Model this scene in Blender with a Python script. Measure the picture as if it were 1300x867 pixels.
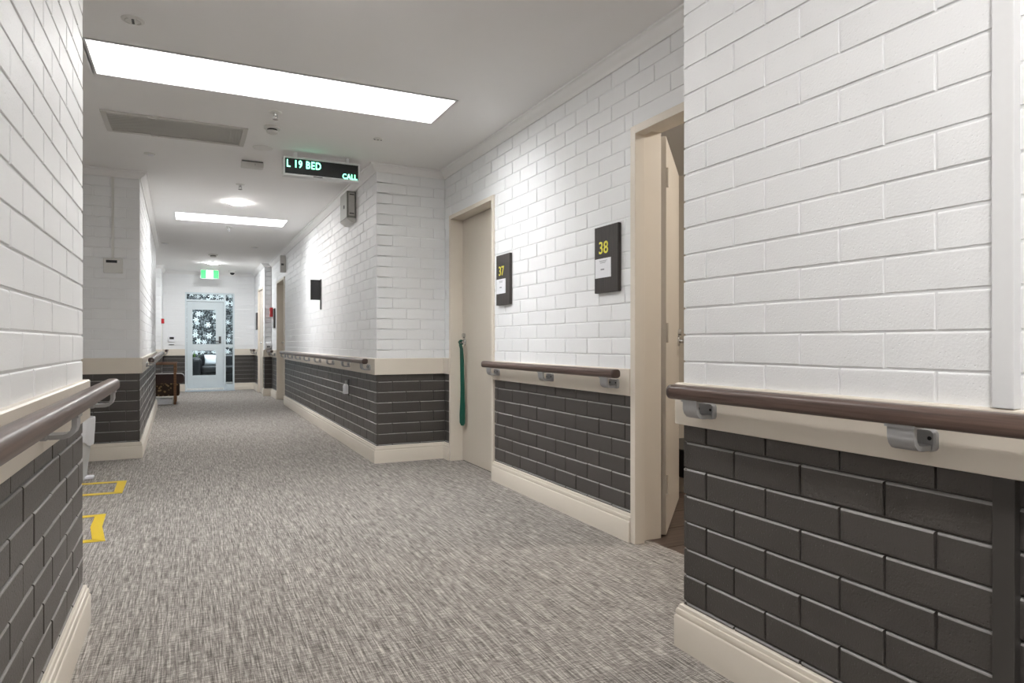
import bpy, bmesh, math, random
from mathutils import Matrix, Vector
random.seed(7)
for o in list(bpy.data.objects):
    bpy.data.objects.remove(o)
scene = bpy.context.scene
COL = scene.collection

# ------------------------------------------------------------------ camera
YAW = math.atan(410 / 850)
cam_d = bpy.data.cameras.new('camera')
cam_d.sensor_width = 36.0
cam_d.lens = 850 / 1300 * 36.0
cam_d.shift_y = 1.5 / 1300
cam_d.clip_start = 0.02
cam = bpy.data.objects.new('camera', cam_d)
cam.location = (0, 0, 1.0)
cam.rotation_euler = (math.pi / 2, 0, -YAW)
COL.objects.link(cam)
scene.camera = cam

# ------------------------------------------------------------------ world, exposure
world = bpy.data.worlds.new('world')
scene.world = world
world.use_nodes = True
world.node_tree.nodes['Background'].inputs[0].default_value = (0.75, 0.85, 1.0, 1)
world.node_tree.nodes['Background'].inputs[1].default_value = 0.02
vs = scene.view_settings
vs.view_transform = 'Standard'
vs.look = 'None'
vs.gamma = 1.0
vs.use_curve_mapping = False
vs.exposure = 0.78

LAMP_E = 150.0
SKYLIGHT_E = 11.5

# ------------------------------------------------------------------ materials
def nt(name):
    m = bpy.data.materials.new(name)
    m.use_nodes = True
    t = m.node_tree
    return m, t, t.nodes['Principled BSDF']

def N(t, typ, **kw):
    n = t.nodes.new(typ)
    for k, v in kw.items():
        setattr(n, k, v)
    return n

def plain(name, col, rough=0.5, metal=0.0, noise=0.0, nscale=40.0, bump=0.0, spec=0.5, emit=0.0, ecol=None):
    m, t, b = nt(name)
    b.inputs['Base Color'].default_value = (*col, 1)
    b.inputs['Roughness'].default_value = rough
    b.inputs['Metallic'].default_value = metal
    b.inputs['Specular IOR Level'].default_value = spec
    if noise or bump:
        tc = N(t, 'ShaderNodeTexCoord')
        nz = N(t, 'ShaderNodeTexNoise')
        nz.inputs['Scale'].default_value = nscale
        nz.inputs['Detail'].default_value = 4
        t.links.new(tc.outputs['Object'], nz.inputs['Vector'])
        if noise:
            mx = N(t, 'ShaderNodeMix', data_type='RGBA')
            mx.inputs[6].default_value = (*[c * (1 - noise) for c in col], 1)
            mx.inputs[7].default_value = (*[min(1, c * (1 + noise)) for c in col], 1)
            t.links.new(nz.outputs['Fac'], mx.inputs[0])
            t.links.new(mx.outputs[2], b.inputs['Base Color'])
        if bump:
            bp = N(t, 'ShaderNodeBump')
            bp.inputs['Strength'].default_value = bump
            bp.inputs['Distance'].default_value = 0.002
            t.links.new(nz.outputs['Fac'], bp.inputs['Height'])
            t.links.new(bp.outputs['Normal'], b.inputs['Normal'])
    if emit:
        b.inputs['Emission Color'].default_value = (*(ecol or col), 1)
        b.inputs['Emission Strength'].default_value = emit
    return m

def brick_mat(name, col, rough, var, bump, pits):
    m, t, b = nt(name)
    b.inputs['Roughness'].default_value = rough
    geo = N(t, 'ShaderNodeNewGeometry')
    oi = N(t, 'ShaderNodeObjectInfo')
    nz = N(t, 'ShaderNodeTexNoise')
    nz.inputs['Scale'].default_value = 9
    nz.inputs['Detail'].default_value = 3
    t.links.new(geo.outputs['Position'], nz.inputs['Vector'])
    add = N(t, 'ShaderNodeMath', operation='ADD')
    t.links.new(nz.outputs['Fac'], add.inputs[0])
    t.links.new(oi.outputs['Random'], add.inputs[1])
    half = N(t, 'ShaderNodeMath', operation='MULTIPLY')
    half.inputs[1].default_value = 0.5
    t.links.new(add.outputs[0], half.inputs[0])
    mx = N(t, 'ShaderNodeMix', data_type='RGBA')
    mx.inputs[6].default_value = (*[c * (1 - var) for c in col], 1)
    mx.inputs[7].default_value = (*[min(1, c * (1 + var)) for c in col], 1)
    t.links.new(half.outputs[0], mx.inputs[0])
    t.links.new(mx.outputs[2], b.inputs['Base Color'])
    # fine sandy relief and small pits under the paint
    n2 = N(t, 'ShaderNodeTexNoise')
    n2.inputs['Scale'].default_value = 170
    n2.inputs['Detail'].default_value = 3
    t.links.new(geo.outputs['Position'], n2.inputs['Vector'])
    vo = N(t, 'ShaderNodeTexVoronoi')
    vo.inputs['Scale'].default_value = 75
    t.links.new(geo.outputs['Position'], vo.inputs['Vector'])
    cr = N(t, 'ShaderNodeMapRange')
    cr.inputs[1].default_value = 0.04
    cr.inputs[2].default_value = 0.2
    t.links.new(vo.outputs['Distance'], cr.inputs[0])
    pw = N(t, 'ShaderNodeMath', operation='MULTIPLY')
    pw.inputs[1].default_value = pits
    t.links.new(cr.outputs[0], pw.inputs[0])
    sm = N(t, 'ShaderNodeMath', operation='ADD')
    t.links.new(n2.outputs['Fac'], sm.inputs[0])
    t.links.new(pw.outputs[0], sm.inputs[1])
    bp = N(t, 'ShaderNodeBump')
    bp.inputs['Strength'].default_value = bump
    bp.inputs['Distance'].default_value = 0.0015
    t.links.new(sm.outputs[0], bp.inputs['Height'])
    t.links.new(bp.outputs['Normal'], b.inputs['Normal'])
    return m

def wood_mat(name, ca, cb, axis=0, rough=0.4, sc=60):
    m, t, b = nt(name)
    b.inputs['Roughness'].default_value = rough
    tc = N(t, 'ShaderNodeTexCoord')
    mp = N(t, 'ShaderNodeMapping')
    s = [sc, sc, sc]
    s[axis] = sc * 0.025
    mp.inputs['Scale'].default_value = s
    t.links.new(tc.outputs['Object'], mp.inputs['Vector'])
    nz = N(t, 'ShaderNodeTexNoise')
    nz.inputs['Scale'].default_value = 2.2
    nz.inputs['Detail'].default_value = 5
    t.links.new(mp.outputs['Vector'], nz.inputs['Vector'])
    cr = N(t, 'ShaderNodeValToRGB')
    cr.color_ramp.elements[0].position = 0.32
    cr.color_ramp.elements[0].color = (*ca, 1)
    cr.color_ramp.elements[1].position = 0.68
    cr.color_ramp.elements[1].color = (*cb, 1)
    t.links.new(nz.outputs['Fac'], cr.inputs[0])
    t.links.new(cr.outputs[0], b.inputs['Base Color'])
    return m

def carpet_mat():
    m, t, b = nt('carpet_grey_weave')
    b.inputs['Roughness'].default_value = 0.95
    b.inputs['Specular IOR Level'].default_value = 0.1
    b.inputs['Sheen Weight'].default_value = 0.15
    geo = N(t, 'ShaderNodeNewGeometry')
    def stretched(sx, sy, det=3):
        mp = N(t, 'ShaderNodeMapping')
        mp.inputs['Scale'].default_value = (sx, sy, 1)
        t.links.new(geo.outputs['Position'], mp.inputs['Vector'])
        nz = N(t, 'ShaderNodeTexNoise')
        nz.inputs['Scale'].default_value = 1.0
        nz.inputs['Detail'].default_value = det
        t.links.new(mp.outputs['Vector'], nz.inputs['Vector'])
        return nz.outputs['Fac']
    a = stretched(230, 10, 2)      # ribs running down the corridor
    c = stretched(28, 150, 2)      # cross threads
    g = stretched(400, 400, 2)    # loop grain
    w = stretched(100, 2.5, 2)     # longer ribs
    def wsum(pairs):
        prev = None
        for s, k in pairs:
            mm = N(t, 'ShaderNodeMath', operation='MULTIPLY_ADD')
            mm.inputs[1].default_value = k
            t.links.new(s, mm.inputs[0])
            if prev is None:
                mm.inputs[2].default_value = 0
            else:
                t.links.new(prev, mm.inputs[2])
            prev = mm.outputs[0]
        return prev
    v = wsum([(a, 0.39), (c, 0.29), (g, 0.27), (w, 0.20)])
    cr = N(t, 'ShaderNodeValToRGB')
    e = cr.color_ramp.elements
    e[0].position = 0.46
    e[0].color = (0.090, 0.077, 0.068, 1)
    e[1].position = 0.70
    e[1].color = (0.63, 0.585, 0.535, 1)
    k = e.new(0.57)
    k.color = (0.262, 0.236, 0.213, 1)
    t.links.new(v, cr.inputs[0])
    t.links.new(cr.outputs[0], b.inputs['Base Color'])
    bp = N(t, 'ShaderNodeBump')
    bp.inputs['Strength'].default_value = 0.6
    bp.inputs['Distance'].default_value = 0.004
    t.links.new(v, bp.inputs['Height'])
    t.links.new(bp.outputs['Normal'], b.inputs['Normal'])
    return m

def floral_mat():
    m, t, b = nt('floral_wallpaper')
    b.inputs['Roughness'].default_value = 0.7
    tc = N(t, 'ShaderNodeTexCoord')
    mp = N(t, 'ShaderNodeMapping')
    mp.inputs['Scale'].default_value = (7.0, 0, 7.0)
    t.links.new(tc.outputs['Object'], mp.inputs['Vector'])
    vo = N(t, 'ShaderNodeTexVoronoi')
    vo.inputs['Scale'].default_value = 1.0
    vo.inputs['Randomness'].default_value = 0.65
    t.links.new(mp.outputs['Vector'], vo.inputs['Vector'])
    sub = N(t, 'ShaderNodeVectorMath', operation='SUBTRACT')
    t.links.new(mp.outputs['Vector'], sub.inputs[0])
    t.links.new(vo.outputs['Position'], sub.inputs[1])
    sx = N(t, 'ShaderNodeSeparateXYZ')
    t.links.new(sub.outputs[0], sx.inputs[0])
    at = N(t, 'ShaderNodeMath', operation='ARCTAN2')
    t.links.new(sx.outputs['Z'], at.inputs[0])
    t.links.new(sx.outputs['X'], at.inputs[1])
    m3 = N(t, 'ShaderNodeMath', operation='MULTIPLY')
    m3.inputs[1].default_value = 3.0
    t.links.new(at.outputs[0], m3.inputs[0])
    cs = N(t, 'ShaderNodeMath', operation='COSINE')
    t.links.new(m3.outputs[0], cs.inputs[0])
    ab = N(t, 'ShaderNodeMath', operation='ABSOLUTE')
    t.links.new(cs.outputs[0], ab.inputs[0])
    rr = N(t, 'ShaderNodeMath', operation='MULTIPLY_ADD')
    rr.inputs[1].default_value = 0.34
    rr.inputs[2].default_value = 0.20
    t.links.new(ab.outputs[0], rr.inputs[0])
    lt = N(t, 'ShaderNodeMath', operation='LESS_THAN')
    t.links.new(vo.outputs['Distance'], lt.inputs[0])
    t.links.new(rr.outputs[0], lt.inputs[1])
    gt = N(t, 'ShaderNodeMath', operation='GREATER_THAN')
    t.links.new(vo.outputs['Distance'], gt.inputs[0])
    gt.inputs[1].default_value = 0.09
    fl = N(t, 'ShaderNodeMath', operation='MULTIPLY')
    t.links.new(lt.outputs[0], fl.inputs[0])
    t.links.new(gt.outputs[0], fl.inputs[1])
    nz = N(t, 'ShaderNodeTexNoise')
    nz.inputs['Scale'].default_value = 22
    nz.inputs['Detail'].default_value = 3
    t.links.new(tc.outputs['Object'], nz.inputs['Vector'])
    cr = N(t, 'ShaderNodeValToRGB')
    cr.color_ramp.elements[0].position = 0.44
    cr.color_ramp.elements[0].color = (0.012, 0.014, 0.016, 1)
    cr.color_ramp.elements[1].position = 0.62
    cr.color_ramp.elements[1].color = (0.22, 0.24, 0.25, 1)
    t.links.new(nz.outputs['Fac'], cr.inputs[0])
    mx = N(t, 'ShaderNodeMix', data_type='RGBA')
    t.links.new(fl.outputs[0], mx.inputs[0])
    t.links.new(cr.outputs[0], mx.inputs[6])
    mx.inputs[7].default_value = (0.82, 0.86, 0.87, 1)
    t.links.new(mx.outputs[2], b.inputs['Base Color'])
    return m

def glass_mat():
    m, t, b = nt('clear_glass')
    b.inputs['Base Color'].default_value = (0.93, 0.98, 0.98, 1)
    b.inputs['Roughness'].default_value = 0.0
    b.inputs['Transmission Weight'].default_value = 1.0
    b.inputs['IOR'].default_value = 1.1
    return m

M = {}
M['white_brick'] = brick_mat('white_painted_brick', (0.86, 0.862, 0.866), 0.5, 0.03, 0.55, 0.7)
M['dark_brick'] = brick_mat('charcoal_painted_brick', (0.076, 0.068, 0.062), 0.34, 0.14, 0.85, 0.9)
M['lit_ledge'] = brick_mat('charcoal_paint_dusty_lit_ledge', (0.31, 0.298, 0.286), 0.30, 0.3, 0.8, 0.3)  # light caught on brick tops painted as paler colour, over a little dust
M['white_wall'] = plain('white_wall_paint', (0.86, 0.862, 0.866), 0.5, bump=0.3, nscale=120)
M['dark_wall'] = plain('charcoal_wall_paint', (0.076, 0.068, 0.062), 0.34, bump=0.3, nscale=120)
M['bedroom_wall'] = plain('beige_bedroom_wall', (0.66, 0.60, 0.52), 0.6, noise=0.02, nscale=3)
M['post_white'] = plain('white_post_paint', (0.78, 0.78, 0.78), 0.35, noise=0.02)
M['post_dark'] = plain('charcoal_post_paint', (0.055, 0.05, 0.046), 0.35, noise=0.05)
M['ceiling'] = plain('ceiling_paint', (0.91, 0.90, 0.89), 0.8, noise=0.015, nscale=3)
M['cornice'] = plain('cornice_paint', (0.87, 0.86, 0.85), 0.6, noise=0.01, nscale=5)
M['beige'] = plain('beige_gloss_trim', (0.76, 0.69, 0.595), 0.32, noise=0.03, nscale=6)
M['door'] = plain('beige_door_paint', (0.64, 0.575, 0.49), 0.38, noise=0.025, nscale=4)
M['rail'] = wood_mat('brown_woodgrain_vinyl', (0.060, 0.037, 0.030), (0.150, 0.098, 0.078), 0, 0.33, 70)
M['rail_cap'] = plain('brown_end_cap', (0.075, 0.05, 0.042), 0.35, noise=0.1)
M['bracket'] = plain('grey_bracket_paint', (0.42, 0.42, 0.425), 0.35, metal=0.35, noise=0.03)
M['screw'] = plain('dark_screw', (0.03, 0.03, 0.03), 0.4, metal=0.6, noise=0.1)
M['chrome'] = plain('chrome', (0.62, 0.62, 0.62), 0.18, metal=1.0, noise=0.02)
M['carpet'] = carpet_mat()
M['plank'] = wood_mat('dark_timber_plank', (0.055, 0.036, 0.028), (0.13, 0.09, 0.07), 0, 0.4, 40)
M['plaque'] = wood_mat('dark_plaque_board', (0.022, 0.019, 0.018), (0.055, 0.043, 0.038), 2, 0.4, 60)
M['yellow_ink'] = plain('yellow_number', (0.85, 0.78, 0.10), 0.4, noise=0.02)
M['paper'] = plain('white_card', (0.82, 0.82, 0.85), 0.6, noise=0.02)
M['ink'] = plain('grey_print', (0.25, 0.25, 0.27), 0.6, noise=0.05)
M['black'] = plain('black_plastic', (0.012, 0.012, 0.013), 0.35, noise=0.1)
M['white_plastic'] = plain('white_plastic', (0.72, 0.71, 0.68), 0.4, noise=0.02)
M['grey_plastic'] = plain('grey_plastic', (0.30, 0.31, 0.28), 0.45, noise=0.04)
M['grey_dark'] = plain('dark_grey_metal', (0.10, 0.10, 0.10), 0.4, metal=0.3, noise=0.05)
M['silver'] = plain('silver_frame', (0.72, 0.72, 0.72), 0.35, metal=0.15, noise=0.02)
M['vent'] = plain('grey_vent_core', (0.62, 0.61, 0.58), 0.6, noise=0.05)
M['vent_frame'] = plain('vent_frame_paint', (0.66, 0.64, 0.61), 0.5, noise=0.02)
M['green_led'] = plain('green_led', (0.30, 1.0, 0.72), 0.5, emit=2.2, ecol=(0.22, 1.0, 0.62))
M['lamp'] = plain('lamp_diffuser', (1, 0.97, 0.92), 0.5, emit=LAMP_E * 0.85, ecol=(1, 0.975, 0.945))
for n_, k_ in (('lamp_front', 0.52), ('lamp_near_fill', 1.40), ('lamp_end', 2.2)):
    M[n_] = plain(n_ + '_diffuser', (1, 0.97, 0.92), 0.5, emit=LAMP_E * k_, ecol=(1, 0.98, 0.955) if n_ != 'lamp_end' else (0.95, 0.98, 1.0))
M['cool_lamp'] = plain('cool_lamp_diffuser', (0.9, 0.97, 1), 0.5, emit=220.0, ecol=(0.84, 0.94, 1.0))
M['room_lamp'] = plain('room_lamp_diffuser', (1, 0.97, 0.92), 0.5, emit=200.0, ecol=(1, 0.95, 0.88))
M['sky_pane'] = plain('skylight_diffuser', (1, 1, 1), 0.5, emit=SKYLIGHT_E, ecol=(0.97, 0.985, 1.0))
M['shaft'] = plain('skylight_shaft_paint', (0.86, 0.86, 0.85), 0.6, noise=0.01)
M['green_sign'] = plain('exit_green', (0.02, 0.45, 0.12), 0.4, emit=0.55, ecol=(0.02, 0.62, 0.14))
M['white_sign'] = plain('exit_white', (0.9, 0.95, 0.95), 0.4, emit=0.8, ecol=(0.85, 0.95, 1.0))
M['red'] = plain('red_plastic', (0.45, 0.02, 0.025), 0.4, noise=0.05)
M['tape'] = plain('yellow_floor_tape', (0.72, 0.50, 0.015), 0.45, noise=0.06, nscale=60)
M['green_cloth'] = plain('green_lanyard', (0.005, 0.10, 0.065), 0.6, noise=0.15, nscale=80, bump=0.3)
M['bag'] = plain('white_bin_liner', (0.78, 0.78, 0.80), 0.35, noise=0.04, nscale=25, bump=0.6)
M['bin'] = plain('grey_white_bin', (0.62, 0.62, 0.62), 0.4, noise=0.03)
M['chair_wood'] = wood_mat('honey_timber', (0.13, 0.055, 0.022), (0.26, 0.12, 0.05), 0, 0.4, 50)
M['chair_vinyl'] = plain('dark_maroon_vinyl', (0.040, 0.016, 0.012), 0.28, noise=0.2, nscale=20)
M['alu_door'] = plain('white_aluminium', (0.70, 0.77, 0.80), 0.35, noise=0.015)
M['glass'] = glass_mat()
M['floral'] = floral_mat()
M['sofa'] = plain('charcoal_leather', (0.016, 0.016, 0.018), 0.35, noise=0.2, nscale=15)
M['cushion'] = plain('white_cushion', (0.75, 0.77, 0.80), 0.8, noise=0.03)
M['leaf'] = plain('plant_leaf', (0.10, 0.20, 0.03), 0.5, noise=0.3, nscale=10)
M['blind'] = plain('pale_blind', (0.55, 0.62, 0.64), 0.6, noise=0.03)
M['tile'] = plain('pale_vinyl_threshold', (0.50, 0.56, 0.62), 0.25, noise=0.03)

def spotted_fabric():
    m, t, b = nt('brown_spotted_fabric')
    b.inputs['Roughness'].default_value = 0.85
    tc = N(t, 'ShaderNodeTexCoord')
    vo = N(t, 'ShaderNodeTexVoronoi')
    vo.inputs['Scale'].default_value = 22
    t.links.new(tc.outputs['Object'], vo.inputs['Vector'])
    cr = N(t, 'ShaderNodeValToRGB')
    cr.color_ramp.elements[0].position = 0.28
    cr.color_ramp.elements[0].color = (0.30, 0.20, 0.10, 1)
    cr.color_ramp.elements[1].position = 0.42
    cr.color_ramp.elements[1].color = (0.045, 0.025, 0.014, 1)
    t.links.new(vo.outputs['Distance'], cr.inputs[0])
    t.links.new(cr.outputs[0], b.inputs['Base Color'])
    return m
M['spotted'] = spotted_fabric()

# ------------------------------------------------------------------ mesh helpers
class MB:
    def __init__(self):
        self.v, self.f, self.mi = [], [], []
    def add(self, vs, fs, mi=0):
        o = len(self.v)
        self.v += [tuple(p) for p in vs]
        self.f += [tuple(i + o for i in q) for q in fs]
        self.mi += [mi] * len(fs)
        return self
    def box(self, x0, x1, y0, y1, z0, z1, mi=0):
        vs = [(x, y, z) for z in (z0, z1) for y in (y0, y1) for x in (x0, x1)]
        return self.add(vs, [(0, 2, 3, 1), (4, 5, 7, 6), (0, 1, 5, 4), (2, 6, 7, 3), (0, 4, 6, 2), (1, 3, 7, 5)], mi)
    def loft(self, rings, caps=True, mi=0, closed=True):
        n = len(rings[0])
        vs = [p for r in rings for p in r]
        fs = []
        for i in range(len(rings) - 1):
            for j in range(n if closed else n - 1):
                k = (j + 1) % n
                fs.append((i * n + j, i * n + k, (i + 1) * n + k, (i + 1) * n + j))
        if caps:
            fs.append(tuple(range(n))[::-1])
            fs.append(tuple(range((len(rings) - 1) * n, len(rings) * n)))
        return self.add(vs, fs, mi)
    def lathe(self, prof, seg=24, c=(0, 0, 0), mi=0, axis='z'):
        rings = []
        for r, h in prof:
            ring = []
            for k in range(seg):
                a = 2 * math.pi * k / seg
                x, y = r * math.cos(a), r * math.sin(a)
                p = (x, y, h) if axis == 'z' else ((x, h, y) if axis == 'y' else (h, x, y))
                ring.append((p[0] + c[0], p[1] + c[1], p[2] + c[2]))
            rings.append(ring)
        return self.loft(rings, True, mi)
    def tube(self, pts, r, seg=10, mi=0):
        rings = []
        pts = [Vector(p) for p in pts]
        for i, p in enumerate(pts):
            d = (pts[min(i + 1, len(pts) - 1)] - pts[max(i - 1, 0)]).normalized()
            up = Vector((0, 0, 1)) if abs(d.z) < 0.95 else Vector((1, 0, 0))
            a = d.cross(up).normalized()
            b = d.cross(a)
            rr = r[i] if isinstance(r, (list, tuple)) else r
            rings.append([tuple(p + a * rr * math.cos(2 * math.pi * k / seg) + b * rr * math.sin(2 * math.pi * k / seg)) for k in range(seg)])
        return self.loft(rings, True, mi)
    def prism(self, prof, x0, x1, mi=0):   # profile in (y, z), extruded along x
        return self.loft([[(x, y, z) for y, z in prof] for x in (x0, x1)], True, mi)
    def mesh(self, name, mats, smooth=None):
        me = bpy.data.meshes.new(name)
        me.from_pydata(self.v, [], self.f)
        for m in mats:
            me.materials.append(M[m])
        for p, k in zip(me.polygons, self.mi):
            p.material_index = k
        bm = bmesh.new()
        bm.from_mesh(me)
        bmesh.ops.recalc_face_normals(bm, faces=bm.faces)
        bm.to_mesh(me)
        bm.free()
        if smooth is not None:
            me.shade_smooth()
            me.set_sharp_from_angle(angle=math.radians(smooth))
        me.update()
        return me
    def build(self, name, mats, parent=None, smooth=None, bevel=0, mat4=None, segs=2):
        if isinstance(mats, str):
            mats = [mats]
        o = bpy.data.objects.new(name, self.mesh(name, mats, smooth))
        COL.objects.link(o)
        if parent is not None:
            o.parent = parent
        if mat4 is not None:
            o.matrix_local = mat4
        if bevel:
            b = o.modifiers.new('bevel', 'BEVEL')
            b.width = bevel
            b.segments = segs
            b.limit_method = 'ANGLE'
        return o

def tag(o, label, cat=None, group=None, kind=None):
    o['label'] = label
    if cat:
        o['category'] = cat
    if group:
        o['group'] = group
    if kind:
        o['kind'] = kind
    return o

def thing(name, label, cat, mat4=None, loc=None, group=None, kind=None):
    o = bpy.data.objects.new(name, None)
    o.empty_display_size = 0.1
    COL.objects.link(o)
    if mat4 is not None:
        o.matrix_local = mat4
    if loc is not None:
        o.location = loc
    return tag(o, label, cat, group, kind)

def link_copy(src, parent=None):
    c = src.copy()
    COL.objects.link(c)
    if parent is not None:
        c.parent = parent
    for ch in list(src.children):
        link_copy(ch, c)
    return c

def rounded_rect(cx, cz, hx, hz, r, n=5):
    pts = []
    for (sx, sz, a0) in ((1, 1, 0), (-1, 1, 90), (-1, -1, 180), (1, -1, 270)):
        for k in range(n + 1):
            a = math.radians(a0 + 90 * k / n)
            pts.append((cx + sx * (hx - r) + r * math.cos(a), cz + sz * (hz - r) + r * math.sin(a)))
    return pts

class Seg:
    """A straight stretch of wall from p0 to p1; the room lies on its left."""
    def __init__(self, p0, p1):
        self.p0, self.p1 = Vector((*p0, 0)), Vector((*p1, 0))
        d = self.p1 - self.p0
        self.len = d.length
        self.t = d.normalized()
        self.n = Vector((-self.t.y, self.t.x, 0))
    def mat(self, t, n=0.0, z=0.0):
        o = self.p0 + self.t * t + self.n * n
        m = Matrix.Identity(4)
        for i, a in enumerate((self.t, self.n, Vector((0, 0, 1)))):
            for j in range(3):
                m[j][i] = a[j]
        m[0][3], m[1][3], m[2][3] = o.x, o.y, z
        return m

# ------------------------------------------------------------------ levels
CEIL = 2.48
Z0, COURSE, BL, JT = 0.158, 0.0871, 0.24, 0.006
DADO0, DADO1 = 0.733, 0.869
SPLIT = 0.80
BB_H = 0.142

BRICKS = {}
def brick_mesh(length, h, dark):
    key = (round(length, 3), round(h, 3), dark)
    if key not in BRICKS:
        mb = MB()
        brick_into(mb, Matrix.Identity(4), length, h, 0, dark)
        BRICKS[key] = mb.mesh('brick', ['dark_brick', 'dark_brick', 'lit_ledge'] if dark else ['white_brick'] * 3)
    return BRICKS[key]

def brick_into(mb, m, length, h, mi, dark=False, d=0.016):
    hx = length / 2
    sl, tp, bt = 0.0018, (0.0058 if dark else 0.0045), 0.0010      # side, top (rounded, lit tone painted on charcoal) and bottom arrises
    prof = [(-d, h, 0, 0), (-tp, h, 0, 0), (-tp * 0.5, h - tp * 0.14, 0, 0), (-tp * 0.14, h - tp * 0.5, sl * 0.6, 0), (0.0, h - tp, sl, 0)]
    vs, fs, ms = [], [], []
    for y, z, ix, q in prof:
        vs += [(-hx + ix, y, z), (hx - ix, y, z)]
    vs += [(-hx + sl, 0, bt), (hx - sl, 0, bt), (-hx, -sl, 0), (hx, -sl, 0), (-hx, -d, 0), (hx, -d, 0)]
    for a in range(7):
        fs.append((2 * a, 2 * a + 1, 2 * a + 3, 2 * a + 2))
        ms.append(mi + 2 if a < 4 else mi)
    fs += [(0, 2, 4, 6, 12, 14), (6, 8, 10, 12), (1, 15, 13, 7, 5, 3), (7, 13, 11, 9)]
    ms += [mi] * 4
    vv = [m @ Vector(v) for v in vs]
    o = len(mb.v)
    mb.v += [tuple(p) for p in vv]
    mb.f += [tuple(k + o for k in f) for f in fs]
    mb.mi += ms

def cut(iv, holes):
    out = [iv]
    for a, b in holes:
        nxt = []
        for s, e in out:
            if b <= s or a >= e:
                nxt.append((s, e))
            else:
                if a > s:
                    nxt.append((s, a))
                if b < e:
                    nxt.append((b, e))
        out = nxt
    return out

def wall(name, seg, label, openings=(), near=None, phase=0.0, thick=0.10, brick=True, top=CEIL):
    """Solid wall with raked mortar plane; bricks stand 6 mm proud of it.
    near = (t0, t1): stretch whose bricks are single objects."""
    ext = seg.ext
    mb = MB()
    ts = sorted({-ext[0], seg.len + ext[1], *[a for o in openings for a in o[:2]]})
    for a, b in zip(ts[:-1], ts[1:]):
        mid = (a + b) / 2
        op = [o for o in openings if o[0] < mid < o[1]]
        zb = op[0][3] if op else 0.0
        if zb < SPLIT:
            mb.box(a, b, -thick, -0.0080, zb, SPLIT, 1)
        mb.box(a, b, -thick, -0.0042, max(zb, SPLIT), top, 0)
    o = mb.build(name, ['white_wall', 'dark_wall'], mat4=seg.mat(0))
    tag(o, label, 'wall', kind='structure')
    if not brick:
        return o
    far = MB()
    k = -1
    while Z0 + k * COURSE < 2.41:
        zb = Z0 + k * COURSE
        z1 = zb + COURSE - JT
        if DADO0 <= zb and z1 <= DADO1:
            k += 1
            continue
        dark = zb < SPLIT - 0.04
        par = phase + (0.105 if k % 2 == 0 else 0.225)
        edges = [0.0]
        t = par
        while t < seg.len - 0.02:
            if t > 0.02:
                edges.append(t)
            t += BL
        edges.append(seg.len)
        holes = [(a, b) for a, b, c0, c1 in openings if z1 > c0 and zb < c1]
        for a, b in zip(edges[:-1], edges[1:]):
            aa = a if a == 0.0 else a + 0.003
            bb = b if b == seg.len else b - 0.003
            for s, e in cut((aa, bb), holes):
                L = e - s
                if L < 0.008:
                    continue
                j = random.uniform(-0.0012, 0.0008)
                dz = random.uniform(-0.0008, 0.0008)
                c = (s + e) / 2
                if near and near[0] <= c <= near[1]:
                    bo = bpy.data.objects.new('brick', brick_mesh(L, z1 - zb, dark))
                    COL.objects.link(bo)
                    bo.parent = o
                    bo.location = (c, j, zb + dz)
                else:
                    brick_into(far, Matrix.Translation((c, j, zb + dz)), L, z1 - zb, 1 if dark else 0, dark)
        k += 1
    if far.v:
        fo = far.build('brickwork', ['white_brick', 'dark_brick', 'white_brick', 'lit_ledge'], o)
        fo['kind'] = 'stuff'
    return o

def sweep(name, pts, prof, mat, label, kind='structure', cat='trim', smooth=30):
    """Moulding along a wall line, mitred at the corners; profile in (out from wall, z)."""
    P = [Vector((*p, 0)) for p in pts]
    rings = []
    for i, p in enumerate(P):
        ns = []
        if i > 0:
            d = (P[i] - P[i - 1]).normalized()
            ns.append(Vector((-d.y, d.x, 0)))
        if i < len(P) - 1:
            d = (P[i + 1] - P[i]).normalized()
            ns.append(Vector((-d.y, d.x, 0)))
        if len(ns) == 1:
            off = ns[0]
        else:
            off = (ns[0] + ns[1]) / (1 + ns[0].dot(ns[1]))
        rings.append([tuple(p + off * o + Vector((0, 0, z))) for o, z in prof])
    mb = MB()
    mb.loft(rings, True)
    o = mb.build(name, mat, smooth=smooth)
    return tag(o, label, cat, kind=kind)

BB = [(-0.004, 0.0), (0.022, 0.0), (0.022, 0.100), (0.020, 0.104), (0.017, 0.106), (0.018, 0.110), (0.0185, 0.118),
      (0.016, 0.126), (0.012, 0.128), (0.012, 0.132), (0.010, 0.139), (0.006, BB_H), (-0.004, BB_H)]
DADO = [(-0.004, DADO0), (0.018, DADO0), (0.020, DADO0 + 0.002), (0.020, DADO1 - 0.004), (0.016, DADO1), (-0.004, DADO1)]
CORN = [(-0.004, 2.416), (0.008, 2.416), (0.010, 2.424), (0.016, 2.431), (0.029, 2.440), (0.040, 2.452), (0.046, 2.464),
        (0.054, 2.468), (0.060, 2.470), (0.062, CEIL - 0.001), (-0.004, CEIL - 0.001)]

# ------------------------------------------------------------------ floor, ceiling
XR, XN, XC, XE = 2.0, 1.465, 1.40, 1.27
YB = -2.2
YNC, YF = 1.738, 5.49
YEND = 15.4
mb = MB()
mb.box(-1.75, 2.10, YB - 0.1, YEND - 0.02, -0.05, 0.0)
tag(mb.build('floor', 'carpet'), 'grey woven carpet with fine ribs along the corridor', 'floor', kind='structure')

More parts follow.
